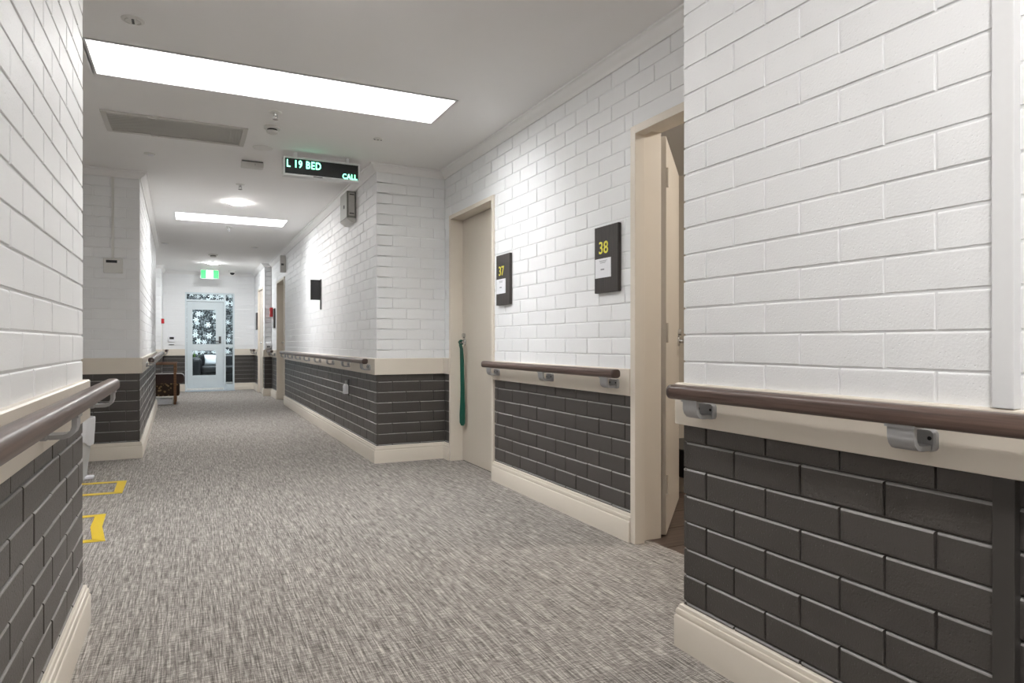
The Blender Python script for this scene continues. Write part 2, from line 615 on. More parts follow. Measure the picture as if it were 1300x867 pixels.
SK = [(-0.455, 1.467, 3.84, 4.30), (-0.14, 1.073, 8.485, 8.975), (0.15, 0.95, -0.95, -0.55)]  # last opening is an unseen skylight, added to light the near walls
xs = sorted({-1.75, 2.10, *[a for s in SK for a in s[:2]]})
ys = sorted({YB - 0.1, YEND + 0.1, *[a for s in SK for a in s[2:]]})
mb = MB()
for x0, x1 in zip(xs[:-1], xs[1:]):
    for y0, y1 in zip(ys[:-1], ys[1:]):
        cx, cy = (x0 + x1) / 2, (y0 + y1) / 2
        if any(s[0] < cx < s[1] and s[2] < cy < s[3] for s in SK):
            continue
        mb.add([(x0, y0, CEIL), (x1, y0, CEIL), (x1, y1, CEIL), (x0, y1, CEIL)], [(0, 3, 2, 1)])
ceil = mb.build('ceiling', 'ceiling')
tag(ceil, 'flat off-white plasterboard ceiling with two skylight openings', 'ceiling', kind='structure')

for i, (x0, x1, y0, y1) in enumerate(SK):
    w = thing('window_%d' % (i + 1), ('long bright skylight across the ceiling beside the grey air vent',
              'smaller bright skylight in the ceiling just past the round lit downlight',
              'unseen skylight added behind the camera to light the front pair of walls')[i], 'skylight',
              loc=((x0 + x1) / 2, (y0 + y1) / 2, CEIL), kind='structure')
    hx, hy, H = (x1 - x0) / 2, (y1 - y0) / 2, 0.42
    mb = MB()
    T = 0.02
    mb.box(-hx - T, -hx, -hy - T, hy + T, 0, H).box(hx, hx + T, -hy - T, hy + T, 0, H)
    mb.box(-hx, hx, -hy - T, -hy, 0, H).box(-hx, hx, hy, hy + T, 0, H)
    mb.build('shaft', 'shaft', w)
    mb = MB()
    mb.box(-hx, hx, -hy, hy, H - 0.012, H)
    mb.build('pane', 'sky_pane', w)
    mb = MB()
    r = 0.012
    mb.box(-hx - r, -hx, -hy - r, hy + r, -0.003, 0.001).box(hx, hx + r, -hy - r, hy + r, -0.003, 0.001)
    mb.box(-hx, hx, -hy - r, -hy, -0.003, 0.001).box(-hx, hx, hy, hy + r, -0.003, 0.001)
    mb.build('edge_bead', 'shaft', w)

# ------------------------------------------------------------------ walls
D37 = (4.436, 5.350)
D38 = (1.843, 2.757)
DR1 = (11.38, 12.42)
DR2 = (13.50, 14.48)
DE = (-0.075, 0.870)
DH = 2.075
S_near = Seg((XN, YB), (XN, YNC))
S_ret = Seg((XN, YNC), (XR, YNC))
S_rec = Seg((XR, YNC), (XR, YF))
S_face = Seg((XR, YF), (XC, YF))
S_cor = Seg((XC, YF), (XC, 13.30))
S_pil = Seg((XC, 13.30), (XE, 13.30))
S_far = Seg((XE, 13.30), (XE, YEND))
S_end = Seg((XE, YEND), (-0.48, YEND))
S_le = Seg((-0.48, YEND), (-0.48, 14.44))
S_lef = Seg((-0.48, 14.44), (-1.15, 14.44))
S_lrec = Seg((-1.15, 14.44), (-1.15, 11.5))
S_lret = Seg((-1.15, 11.5), (-0.455, 11.5))
S_lc = Seg((-0.455, 11.5), (-0.385, 6.64))
S_lf = Seg((-0.385, 6.64), (-1.6, 6.64))
S_ln = Seg((-1.6, 6.64), (-1.6, 2.79))
S_lnr = Seg((-1.6, 2.79), (-0.338, 2.79))
S_left = Seg((-0.338, 2.79), (-0.338, YB))
S_back = Seg((-0.338, YB), (XN, YB))

E_IN, E_OUT = 0.05, -0.0042      # run on behind inside corners, stop short at outside ones
for sg_, e_ in ((S_near, (E_IN, E_OUT)), (S_ret, (E_OUT, E_IN)), (S_rec, (E_IN, E_IN)), (S_face, (E_IN, E_OUT)), (S_cor, (E_OUT, E_IN)), (S_pil, (E_IN, E_OUT)), (S_far, (E_OUT, E_IN)), (S_end, (E_IN, E_IN)), (S_le, (E_IN, E_OUT)), (S_lef, (E_OUT, E_IN)), (S_lrec, (E_IN, E_IN)), (S_lret, (E_IN, E_OUT)), (S_lc, (E_OUT, E_OUT)), (S_lf, (E_OUT, E_IN)), (S_ln, (E_IN, E_IN)), (S_lnr, (E_IN, E_OUT)), (S_left, (E_OUT, E_IN)), (S_back, (E_IN, E_IN))):
    sg_.ext = e_
# perpends on the front right wall are measured from its outer corner
wall('wall_right_front', S_near, 'painted brick wall beside the camera, white above a charcoal dado, with a timber look rail',
     near=(S_near.len - 1.35, S_near.len), phase=(S_near.len - 0.21) % BL - BL)
wall('wall_right_return', S_ret, 'short painted brick return wall beside open door thirty-eight', near=None)
wall('wall_right_recess', S_rec, 'painted brick wall of the recess holding doors 37 and 38',
     openings=[(D38[0] - YNC, D38[1] - YNC, 0, DH), (D37[0] - YNC, D37[1] - YNC, 0, DH)], near=(0.9, S_rec.len), phase=0.02, thick=0.165)
wall('wall_right_face', S_face, 'narrow painted brick face turned to the camera beside door 37', near=(0, 1))
wall('wall_right_corridor', S_cor, 'long painted brick corridor wall running to the far doorway',
     openings=[(DR1[0] - YF, DR1[1] - YF, 0, DH)], near=(0, 2.6))
wall('wall_right_pillar', S_pil, 'narrow pillar face near the end of the corridor')
wall('wall_right_end', S_far, 'last stretch of right-hand brick wall before the glazed door',
     openings=[(DR2[0] - 13.3, DR2[1] - 13.3, 0, DH)])
wall('wall_end', S_end, 'brick end wall around the white glazed door', openings=[(XE - DE[1], XE - DE[0], 0, 2.05)])
wall('wall_left_end', S_le, 'short left-hand brick wall meeting the end wall')
wall('wall_left_end_face', S_lef, 'narrow brick face behind the timber armchair')
wall('wall_left_recess', S_lrec, 'back wall of the armchair recess', brick=False)
wall('wall_left_recess_return', S_lret, 'side wall of the armchair recess', brick=False)
wall('wall_left_corridor', S_lc, 'left-hand brick corridor wall seen at a shallow angle')
wall('wall_left_face', S_lf, 'painted brick face with the small white control panel', near=(0, 0.75))
wall('wall_left_niche', S_ln, 'back wall of the left niche', brick=False)
wall('wall_left_niche_return', S_lnr, 'side wall of the left niche', brick=False)
wall('wall_left_front', S_left, 'painted brick wall close on the left with charcoal lower half', near=(0, 1.5))
wall('wall_back', S_back, 'corridor wall behind the camera', brick=False)

# ------------------------------------------------------------------ mouldings
FR = 0.0
runs = [
    ('right_front', [(XN, YB), (XN, YNC), (XR, YNC), (XR, D38[0])], 'on the front right brick wall'),
    ('right_recess', [(XR, D38[1]), (XR, D37[0])], 'between doors 37 and 38'),
    ('right_corridor', [(XR, D37[1]), (XR, YF), (XC, YF), (XC, DR1[0])], 'wrapping the corner past door 37'),
    ('right_pillar', [(XC, DR1[1]), (XC, 13.30), (XE, 13.30), (XE, DR2[0])], 'around the far pillar'),
    ('right_end', [(XE, DR2[1]), (XE, YEND), (DE[1], YEND)], 'to the right of the glazed end door'),
    ('left_end', [(DE[0], YEND), (-0.48, YEND), (-0.48, 14.44), (-1.15, 14.44)], 'to the left of the glazed end door'),
    ('left_corridor', [(-0.455, 11.5), (-0.385, 6.64), (-1.6, 6.64)], 'round the left corridor corner'),
    ('left_front', [(-1.6, 2.79), (-0.338, 2.79), (-0.338, YB)], 'on the left wall close to the camera'),
    ('left_niche', [(-1.6, 6.64), (-1.6, 2.79)], 'along the back of the left niche'),
    ('left_recess', [(-1.15, 14.44), (-1.15, 11.5), (-0.455, 11.5)], 'inside the armchair recess'),
]
for i, (n, pts, where) in enumerate(runs):
    sweep('baseboard_' + n, pts, BB, 'beige', 'beige moulded skirting board ' + where, cat='skirting')
    sweep('trim_%d' % (i + 1 if i < 8 else i + 4), pts, DADO, 'beige', 'flat beige dado board ' + where, cat='dado board')
sweep('trim_9', [(XN, YB), (XN, YNC), (XR, YNC), (XR, YF), (XC, YF), (XC, 13.3), (XE, 13.3), (XE, YEND), (-0.48, YEND),
                 (-0.48, 14.44), (-1.15, 14.44), (-1.15, 11.5), (-0.455, 11.5), (-0.385, 6.64), (-1.6, 6.64), (-1.6, 2.79),
                 (-0.338, 2.79), (-0.338, YB)], CORN, 'cornice', 'white moulded cornice where walls meet the ceiling', cat='cornice')

# vertical cover post on the front right wall, white above the dado and charcoal below
post = MB()
post.box(0.748, 0.789, -0.006, 0.021, DADO1 + 0.001, CEIL - 0.07, 0)
post.box(0.748, 0.789, -0.006, 0.019, BB_H - 0.02, DADO0 - 0.001, 1)
po = post.build('trim_10', ['post_white', 'post_dark'], bevel=0.002, mat4=S_near.mat(-YB))
tag(po, 'vertical cover strip on the front right wall, white above and charcoal below', 'trim', kind='structure')

# ------------------------------------------------------------------ doors
def frame_mesh(w, h, depth, face=0.034, proud=0.014):
    """U-shaped steel frame in wall coordinates: x along wall, y out."""
    mb = MB()
    y0, y1 = -depth, proud
    def leg(xa, xb):
        mb.box(xa, xb, y0, y1, 0.0, h)
    leg(0, face)
    leg(w - face, w)
    mb.box(face, w - face, y0, y1, h - face, h)
    return mb

def lever(parent, x, y, z, sx, mat='chrome', key=True):
    h = MB()
    h.lathe([(0.0, 0), (0.032, 0.0), (0.032, 0.009), (0.025, 0.012), (0.0, 0.012)], 20, (x, y, z), axis='y')
    h.tube([(x, y + 0.005, z), (x, y + 0.045, z), (x + sx * 0.012, y + 0.055, z), (x + sx * 0.11, y + 0.055, z - 0.002)], [0.013, 0.012, 0.012, 0.010], 10)
    if key:
        h.lathe([(0.0, 0), (0.020, 0.0), (0.020, 0.020), (0.0, 0.020)], 14, (x, y, z + 0.055), axis='y')
    return h.build('handle', mat, parent, smooth=40)

# door 37, closed
d = thing('door_1', 'closed beige door thirty-seven with a green lanyard on its lever', 'door', S_rec.mat(D37[0] - YNC), kind='structure')
W = D37[1] - D37[0]
frame_mesh(W, DH, 0.14).build('frame', 'beige', d, bevel=0.003)
lf = MB()
lf.box(0.037, W - 0.037, -0.135, -0.097, 0.004, DH - 0.037)
leaf = lf.build('leaf', 'door', d, bevel=0.002)
lever(leaf, W - 0.085, -0.097, 1.005, -1)

# door 38, standing open into the room
d = thing('door_2', 'open beige door thirty-eight swung into its room', 'door', S_rec.mat(D38[0] - YNC), kind='structure')
W = D38[1] - D38[0]
fm = frame_mesh(W, DH, 0.045, 0.040)
fm.box(W - 0.004, W, -0.175, -0.045, 0, DH).box(0, 0.004, -0.175, -0.045, 0, DH).box(0.004, W - 0.004, -0.175, -0.045, DH - 0.004, DH)
fm.build('frame', 'beige', d, bevel=0.002)
lf = MB()
lf.box(-0.86, 0.0, -0.038, 0.0, 0.010, DH - 0.012)     # lies along -x from the hinge when shut
leaf = lf.build('leaf', 'door', d, bevel=0.002)
leaf.matrix_local = Matrix.Translation((W + 0.002, -0.212, 0)) @ Matrix.Rotation(math.radians(136), 4, 'Z')
lever(leaf, -0.79, 0.0, 1.01, 1)
for z in (0.22, 1.0, 1.80):
    h = MB()
    h.lathe([(0.0, 0), (0.007, 0.0), (0.007, 0.1), (0.0, 0.1)], 10, (-0.002, 0.007, z))
    h.build('hinge', 'door', leaf)

# door R1 and R2 further along
d = thing('door_3', 'shaded recessed door at the far end of the long corridor rail', 'door', S_cor.mat(DR1[0] - YF), kind='structure')
W = DR1[1] - DR1[0]
frame_mesh(W, DH, 0.16, 0.04).build('frame', 'beige', d, bevel=0.003)
leaf = MB().box(0.042, W - 0.042, -0.155, -0.117, 0.008, DH - 0.042).build('leaf', 'door', d)
lever(leaf, W - 0.1, -0.117, 1.0, -1)
d = thing('door_4', 'pale beige door beside the glazed end door', 'door', S_far.mat(DR2[0] - 13.3), kind='structure')
W = DR2[1] - DR2[0]
frame_mesh(W, DH, 0.14, 0.04).build('frame', 'beige', d, bevel=0.003)
leaf = MB().box(0.042, W - 0.042, -0.06, -0.02, 0.008, DH - 0.042).build('leaf', 'door', d)
lever(leaf, 0.1, -0.02, 1.0, 1)

# glazed end door with sidelight and transom
d = thing('door_5', 'white framed glazed door with a sidelight at the end of the corridor', 'door', S_end.mat(XE - DE[0]), kind='structure')
d.matrix_local = S_end.mat(XE - DE[0]) @ Matrix.Rotation(math.pi, 4, 'Z')   # x to the right, y away
W = DE[1] - DE[0]
fm = MB()
HT = 2.045
fm.box(0, 0.03, -0.01, 0.10, 0, HT).box(W - 0.03, W, -0.01, 0.10, 0, HT).box(0.03, W - 0.03, -0.01, 0.10, HT - 0.03, HT)
fm.box(0.735, 0.775, 0.0, 0.10, 0, HT - 0.03)
fm.box(0.03, 0.735, 0.0, 0.10, 1.86, 1.90)
fm.box(0.775, W - 0.03, 0.02, 0.08, 0.90, 0.96).box(0.775, W - 0.03, 0.02, 0.08, 0.0, 0.12)
fm.build('frame', 'alu_door', d, bevel=0.003)
lf = MB()
X0, X1 = 0.034, 0.731
gx0, gx1 = 0.14, 0.585
lf.box(X0, gx0, 0.03, 0.075, 0.05, 1.855).box(gx1, X1, 0.03, 0.075, 0.05, 1.855)
for z0, z1 in ((0.05, 0.315), (0.83, 0.97), (1.69, 1.855)):
    lf.box(gx0, gx1, 0.03, 0.075, z0, z1)
leaf = lf.build('leaf', 'alu_door', d, bevel=0.002)
MB().box(gx0, gx1, 0.050, 0.055, 0.315, 0.83).build('pane', 'glass', leaf)
MB().box(gx0, gx1, 0.050, 0.055, 0.97, 1.69).build('pane', 'glass', leaf)
hp = MB()
hp.box(0.64, 0.685, 0.018, 0.03, 0.99, 1.13)
hp.tube([(0.66, 0.02, 1.03), (0.66, -0.03, 1.03), (0.56, -0.03, 1.03)], 0.011, 10)
hp.build('handle', 'grey_dark', leaf, smooth=40)
MB().box(0.03, 0.735, 0.050, 0.055, 1.90, HT - 0.03).build('pane', 'glass', d)
MB().box(0.775, W - 0.03, 0.050, 0.055, 0.96, HT - 0.03).build('pane', 'glass', d)
MB().box(0.775, W - 0.03, 0.050, 0.055, 0.12, 0.90).build('pane', 'glass', d)
tl = MB().box(DE[0], DE[1], YEND - 0.30, YEND + 0.1, 0.0005, 0.004)
tag(tl.build('trim_11', 'tile'), 'pale threshold strip in front of the glazed end door', 'threshold', kind='structure')

# ------------------------------------------------------------------ room behind door 38 and sitting room behind glass
mb = MB()
mb.box(2.10, 4.3, 0.9, 4.7, -0.05, -0.004)
bf = mb.build('floor_bedroom', 'plank')
tag(bf, 'dark timber floor inside the room of door 38', 'floor', kind='structure')
for i in range(13):
    y = 1.0 + i * 0.27
    MB().box(-1.1, 1.1, -0.133, 0.133, 0, 0.004).build('plank', 'plank', bf, bevel=0.001, mat4=Matrix.Translation((3.2, y + 0.13, -0.004)))
mb = MB()
mb.box(4.3, 4.4, 0.8, 4.8, 0, CEIL).box(2.17, 4.4, 0.8, 0.9, 0, CEIL).box(2.17, 4.4, 4.7, 4.8, 0, CEIL).box(2.10, 2.17, 0.8, 1.69, 0, CEIL)
tag(mb.build('wall_bedroom', 'bedroom_wall'), 'plain walls of the room behind door 38', 'wall', kind='structure')
MBc = MB().box(2.10, 4.4, 0.8, 4.8, CEIL, CEIL + 0.05)
tag(MBc.build('ceiling_bedroom', 'ceiling'), 'ceiling of the room behind door 38', 'ceiling', kind='structure')
sweep('baseboard_bedroom', [(4.3, 0.9), (4.3, 4.7), (2.25, 4.7)], BB, 'beige', 'beige skirting inside the room of door 38', cat='skirting')

cb = thing('low_cabinet', 'low black cabinet on a pale plinth behind the open door', 'cabinet', loc=(3.2, 3.72, 0))
MB().box(-0.24, 0.24, -0.24, 0.22, 0.0, 0.10).build('plinth', 'beige', cb, bevel=0.002)
MB().box(-0.25, 0.25, -0.25, 0.23, 0.10, 0.29).build('body', 'black', cb, bevel=0.01)
mb = MB()
Y2 = 18.6
mb.box(-1.6, 2.6, Y2, Y2 + 0.1, 0, 2.6)
tag(mb.build('wall_lounge', 'floral'), 'black wall covered in white flower wallpaper behind the glazed door', 'wall', kind='structure')
mb = MB()
mb.box(-1.7, -1.6, YEND + 0.1, Y2 + 0.1, 0, 2.6).box(2.6, 2.7, YEND + 0.1, Y2 + 0.1, 0, 2.6)
mb.box(-1.7, -0.58, YEND + 0.0, YEND + 0.1, 0, 2.6).box(1.37, 2.7, YEND, YEND + 0.1, 0, 2.6)
tag(mb.build('wall_lounge_sides', 'white_wall'), 'plain side walls of the sitting room behind the glazed door', 'wall', kind='structure')
tag(MB().box(-1.7, 2.7, YEND - 0.02, Y2 + 0.1, -0.05, -0.0005).build('floor_lounge', 'carpet'), 'floor of the sitting room behind the glazed door', 'floor', kind='structure')
tag(MB().box(-1.7, 2.7, YEND + 0.1, Y2 + 0.1, 2.6, 2.65).build('ceiling_lounge', 'ceiling'), 'ceiling of the sitting room behind the glazed door', 'ceiling', kind='structure')

# ------------------------------------------------------------------ handrails
def handrail(label, seg, t0, t1, brackets, group=None):
    t = thing('handrail', label, 'handrail', seg.mat(t0), group='brown handrails along the corridor')
    L = t1 - t0
    cy, cz, hy, hz = 0.082, 0.845, 0.024, 0.0225
    def ring(x, k):
        return [(x, y, z) for y, z in rounded_rect(cy, cz, hy * k, hz * k, 0.017 * k)]
    mb = MB()
    mb.loft([ring(0.016, 1), ring(L - 0.016, 1)], True)
    r = mb.build('rail', 'rail', t, smooth=50)
    for a, s in ((0, 1), (L, -1)):
        c = MB()
        c.loft([ring(a + s * 0.018, 1.012), ring(a + s * 0.006, 1.0), ring(a + s * 0.0015, 0.9), ring(a, 0.72)], True)
        c.build('end_cap', 'rail_cap', t, smooth=60)
    for b in brackets:
        x = b - t0
        br = MB()
        # wall boss with softly rounded outline
        prof = rounded_rect(0.0, 0.790, 0.037, 0.024, 0.012)
        br.loft([[(x + px * k, y, 0.790 + (pz - 0.790) * k) for px, pz in prof] for y, k in ((0.0195, 1), (0.031, 1), (0.035, 0.92))], True)
        # J-shaped arm reaching under the rail
        path = [(0.024, 0.778), (0.040, 0.774), (0.066, 0.774), (0.077, 0.777), (0.085, 0.785), (0.089, 0.797), (0.089, 0.824)]
        rings = []
        for i, (py, pz) in enumerate(path):
            q0, q1 = path[max(i - 1, 0)], path[min(i + 1, len(path) - 1)]
            ty, tz = q1[0] - q0[0], q1[1] - q0[1]
            l = math.hypot(ty, tz)
            ny, nz = -tz / l * 0.0055, ty / l * 0.0055
            wx = 0.030
            rings.append([(x - wx, py - ny, pz - nz), (x + wx, py - ny, pz - nz), (x + wx, py + ny, pz + nz), (x - wx, py + ny, pz + nz)])
        br.loft(rings, True)
        br.box(x - 0.034, x + 0.034, 0.066, 0.098, 0.8185, 0.8245)
        bo = br.build('bracket', 'bracket', t, smooth=35)
        for dx in (-0.026, 0.026):
            s = MB()
            s.lathe([(0.0, 0.0), (0.0045, 0.0), (0.0045, 0.0015), (0, 0.0015)], 10, (x + dx, 0.0348, 0.795), axis='y')
            s.build('screw', 'screw', bo)
    return t

handrail('brown timber look handrail on the front right wall with two grey brackets', S_near, 1.2, 1.700 - YB,
         [0.93 - YB - 0.0, 1.60 - YB, 0.26 - YB])
handrail('short brown handrail with three brackets between doors 37 and 38', S_rec, 2.775 - YNC, 4.445 - YNC,
         [2.88 - YNC, 3.56 - YNC, 4.34 - YNC])
handrail('long brown handrail along the right corridor wall beyond door 37', S_cor, 0.05, 11.20 - YF, [0.16 + k * 0.78 for k in range(8)])
handrail('brown handrail along the left corridor wall past the control panel', S_lc, 0.05, S_lc.len - 0.15, [0.2 + k * 0.78 for k in range(6)])
handrail('brown handrail on the left wall, its end standing past the corner', S_left, -0.10, 3.6, [-0.03, 0.85, 1.73, 2.6])
handrail('short handrail stub to the right of the far glazed door', S_far, 1.25, 1.95, [1.35, 1.85])
handrail('short handrail on the far pillar wall past the shaded door', S_cor, 12.50 - YF, 13.2 - YF, [12.6 - YF, 13.1 - YF])
handrail('short handrail on the left wall just before the glazed door', S_le, 0.1, 0.9, [0.2, 0.8])

# ------------------------------------------------------------------ lettering
def text_mesh(name, s, size, depth, mat, parent, mat4, bold=0.0, align='LEFT', sx=1.0, space=1.0):
    cu = bpy.data.curves.new(name, 'FONT')
    cu.body = s
    cu.size = size
    cu.extrude = depth
    cu.offset = bold
    cu.align_x = align
    cu.resolution_u = 3
    cu.space_character = space
    tmp = bpy.data.objects.new(name + '_c', cu)
    COL.objects.link(tmp)
    dg = bpy.context.evaluated_depsgraph_get()
    me = bpy.data.meshes.new_from_object(tmp.evaluated_get(dg))
    bpy.data.objects.remove(tmp)
    bpy.data.curves.remove(cu)
    bm = bmesh.new()
    bm.from_mesh(me)
    bmesh.ops.remove_doubles(bm, verts=bm.verts, dist=1e-5)
    bm.verts.ensure_lookup_table()
    seen, isl = set(), []
    for v0 in bm.verts:
        if v0.index in seen:
            continue
        st, grp = [v0], []
        seen.add(v0.index)
        while st:
            q = st.pop()
            grp.append(q)
            for e in q.link_edges:
                w = e.other_vert(q)
                if w.index not in seen:
                    seen.add(w.index)
                    st.append(w)
        isl.append(grp)
    for grp in isl:
        ix = {v.index: k for k, v in enumerate(grp)}
        fs = {f for v in grp for f in v.link_faces}
        m2 = bpy.data.meshes.new(name)
        m2.from_pydata([tuple(v.co) for v in grp], [], [[ix[v.index] for v in f.verts] for f in fs])
        m2.materials.append(M[mat])
        o = bpy.data.objects.new(name, m2)
        COL.objects.link(o)
        o.parent = parent
        o.matrix_local = mat4 @ Matrix.Diagonal((sx, 1, 1, 1))
    bm.free()

def facing(x, y, z, flip=False):
    """Text frame: letters read from the room side of a wall-local frame (y out, viewer sees x reversed)."""
    m = Matrix(((-1, 0, 0, x), (0, 0, 1, y), (0, 1, 0, z), (0, 0, 0, 1)))
    return m

# room plaques
def plaque(label, seg, tc, num, mat_w=0.222):
    t = thing('room_plaque', label, 'door sign', seg.mat(tc, 0, 1.265), group='dark plaques beside the doors')
    hw, h = mat_w / 2, 0.353
    MB().box(-hw, hw, 0.002, 0.022, 0, h).build('board', 'plaque', t, bevel=0.003)
    if num:
        text_mesh('digit', num, 0.092, 0.001, 'yellow_ink', t, facing(0.022, 0.0235, 0.208), 0.0008, 'CENTER')
        card = MB().box(-0.048, 0.100, 0.022, 0.0245, 0.080, 0.182).build('name_card', 'paper', t)
        for i, (x0, x1, z, hgt) in enumerate(((-0.015, 0.06, 0.169, 0.002), (-0.005, 0.055, 0.163, 0.002), (0.0, 0.05, 0.157, 0.002), (0.012, 0.046, 0.120, 0.007))):
            MB().box(x0, x1, 0.0245, 0.0249, z, z + hgt).build('print_line', 'ink', card)
    return t
plaque('dark plaque with yellow number and card beside the open door and its frame', S_rec, 2.962 - YNC, '38')
plaque('dark plaque with yellow number and card right of the closed lanyard door', S_rec, 4.250 - YNC, '37')
plaque('plain dark door plaque past the shaded corridor door', S_cor, 12.80 - YF, None)
plaque('plain dark door plaque beside the pale door at corridor end', S_far, 14.75 - 13.3, None)

# green lanyard hanging from the handle of door 37
mb = MB()
rows = [(0.985, 0.018, 0.060, 0.0), (0.95, 0.015, 0.050, 0.2), (0.85, 0.016, 0.045, 0.4), (0.72, 0.016, 0.042, 0.6), (0.62, 0.016, 0.040, 0.8),
        (0.55, 0.017, 0.040, 0.7), (0.47, 0.021, 0.040, 0.6), (0.40, 0.026, 0.042, 0.35), (0.33, 0.027, 0.042, 0.25), (0.308, 0.012, 0.042, 0.25)]
rings = []
for z, hw, y, a in rows:
    hw *= 1.45
    ca, sa = math.cos(a), math.sin(a)
    rings.append([(hw * ca - 0.004 * sa * s2, y + hw * sa * 0.6 + 0.004 * s2, z) if s1 > 0 else (-hw * ca - 0.004 * sa * s2, y - hw * sa * 0.6 + 0.004 * s2, z)
                  for s1, s2 in ((1, 1), (-1, 1), (-1, -1), (1, -1))])
mb.loft(rings, True)
ln = thing('lanyard', 'dark green cloth lanyard hanging from the lever of door 37', 'lanyard', S_rec.mat(D37[1] - YNC - 0.135, -0.097, 0))
mb.build('ribbon', 'green_cloth', ln, smooth=50)
k = MB()
k.tube([(-0.005, 0.055 + 0.017 * math.cos(a), 1.003 + 0.017 * math.sin(a)) for a in [i * math.pi / 8 for i in range(17)]], 0.006, 8)
k.build('loop', 'green_cloth', ln, smooth=60)

# ------------------------------------------------------------------ LED call display
sg = thing('call_display', 'silver framed black LED call display hanging from the ceiling, green letters L 19 BED CALL', 'display', loc=(0.945, 5.42, 2.362))
hw, hh = 0.295, 0.073
MB().box(-hw + 0.012, hw - 0.012, -0.028, 0.035, -hh + 0.010, hh - 0.010).build('screen', 'black', sg)
fr = MB()
fr.box(-hw, -hw + 0.014, -0.035, 0.04, -hh, hh).box(hw - 0.014, hw, -0.035, 0.04, -hh, hh)
fr.box(-hw + 0.014, hw - 0.014, -0.035, 0.04, hh - 0.012, hh).box(-hw + 0.014, hw - 0.014, -0.035, 0.04, -hh, -hh + 0.016)
fr.build('bezel', 'silver', sg, bevel=0.002)
tm = lambda x, z: Matrix(((1, 0, 0, x), (0, 0, -1, -0.0295), (0, 1, 0, z), (0, 0, 0, 1)))
text_mesh('letter', 'L 19 BED', 0.080, 0.0008, 'green_led', sg, tm(-hw + 0.024, -0.006), 0.0014, sx=0.76, space=1.13)
text_mesh('letter', 'CALL', 0.056, 0.0008, 'green_led', sg, tm(hw - 0.140, -0.054), 0.0014, sx=0.84, space=1.08)
MB().box(-0.07, 0.0, -0.036, -0.0345, -hh + 0.003, -hh + 0.009).build('maker_strip', 'grey_dark', sg)
for x in (-0.2, 0.2):
    MB().box(x - 0.012, x + 0.012, -0.012, 0.012, hh, CEIL - 2.362).build('hanger', 'silver', sg)

# grey sounder box on the corridor wall below the display
bx = thing('call_sounder', 'grey wall box mounted high on the corridor wall under the call display', 'wall box', S_cor.mat(6.25 - YF, 0, 2.12))
b = MB()
b.loft([[(0.0, 0, 0.045), (0.33, 0, 0.045), (0.33, 0.055, 0.0), (0.0, 0.055, 0.0)], [(0.0, 0, 0.28), (0.33, 0, 0.28), (0.33, 0.085, 0.28), (0.0, 0.085, 0.28)]], True)
b = MB().box(0, 0.30, 0.0, 0.085, 0.04, 0.29)
b.build('body', 'grey_plastic', bx, bevel=0.008)
MB().box(-0.012, 0.0, 0.012, 0.070, 0.06, 0.27).build('side_cover', 'vent', bx, bevel=0.004)
for z in (0.075, 0.25):
    MB().box(-0.016, -0.01, 0.02, 0.062, z, z + 0.008).build('catch', 'black', bx)
MB().box(0.10, 0.13, 0.085, 0.09, 0.14, 0.17).build('button', 'black', bx)
sp = MB().prism([(0.0, 0.04), (0.0, 0.005), (0.04, 0.0), (0.085, 0.04)], 0.0, 0.30)
sp.build('speaker_skirt', 'white_plastic', bx)

# black blade sign
bs = thing('blade_sign', 'small black blade sign projecting from the right corridor wall', 'sign', S_cor.mat(8.05 - YF, 0, 1.39))
MB().box(-0.01, 0.045, 0.0, 0.012, 0.0, 0.355).build('mount_plate', 'grey_dark', bs, bevel=0.002)
MB().box(0.0, 0.012, 0.012, 0.125, 0.11, 0.345).build('panel', 'black', bs, bevel=0.002)

# white dispenser bottle on the charcoal wall
ds = thing('wall_dispenser', 'small white bottle shaped plug on the charcoal corridor wall', 'dispenser', S_cor.mat(6.56 - YF, 0, 0.505))
b = MB()
b.loft([[(x * k, y * k + 0.03, z) for x, y in rounded_rect(0, 0, 0.026, 0.024, 0.012)] for z, k in ((0.0, 0.9), (0.006, 1), (0.075, 1), (0.088, 0.75), (0.094, 0.4))], True)
b.build('bottle', 'paper', ds, smooth=40)
MB().lathe([(0.0, 0.094), (0.009, 0.094), (0.009, 0.125), (0.0, 0.125)], 12, (0, 0.03, 0)).build('nozzle', 'bracket', ds)
MB().box(-0.02, 0.02, 0.0, 0.008, -0.02, 0.14).build('back_plate', 'black', ds)

# panel above the shaded door
ob = thing('overdoor_indicator', 'slim grey indicator lamp box above the shaded corridor door', 'indicator', S_cor.mat(11.30 - YF, 0, 2.13))
MB().box(-0.03, 0.03, 0.0, 0.085, 0.0, 0.27).build('body', 'vent', ob, bevel=0.006)
MB().box(-0.035, 0.035, 0.03, 0.07, 0.11, 0.14).build('lens', 'grey_dark', ob)
# fire call points
cp = thing('fire_call_point', 'red call point on the brick beside the shaded corridor door', 'call point', S_cor.mat(13.15 - YF, 0, 1.48))
MB().box(-0.06, 0.06, 0.0, 0.05, 0.0, 0.17).build('body', 'red', cp, bevel=0.006)
MB().box(-0.03, 0.03, 0.05, 0.053, 0.05, 0.11).build('break_panel', 'white_plastic', cp)
cp = thing('fire_call_point', 'red call point on the brick corner above the timber armchair', 'call point', S_le.mat(0.88, 0, 1.37))
MB().box(-0.05, 0.05, 0.0, 0.05, 0.0, 0.09).build('body', 'red', cp, bevel=0.005)
MB().box(-0.025, 0.025, 0.05, 0.053, 0.02, 0.07).build('break_panel', 'white_plastic', cp)
MB().box(-0.012, 0.012, 0.0, 0.015, -0.50, 0.0).build('conduit', 'white_plastic', cp)
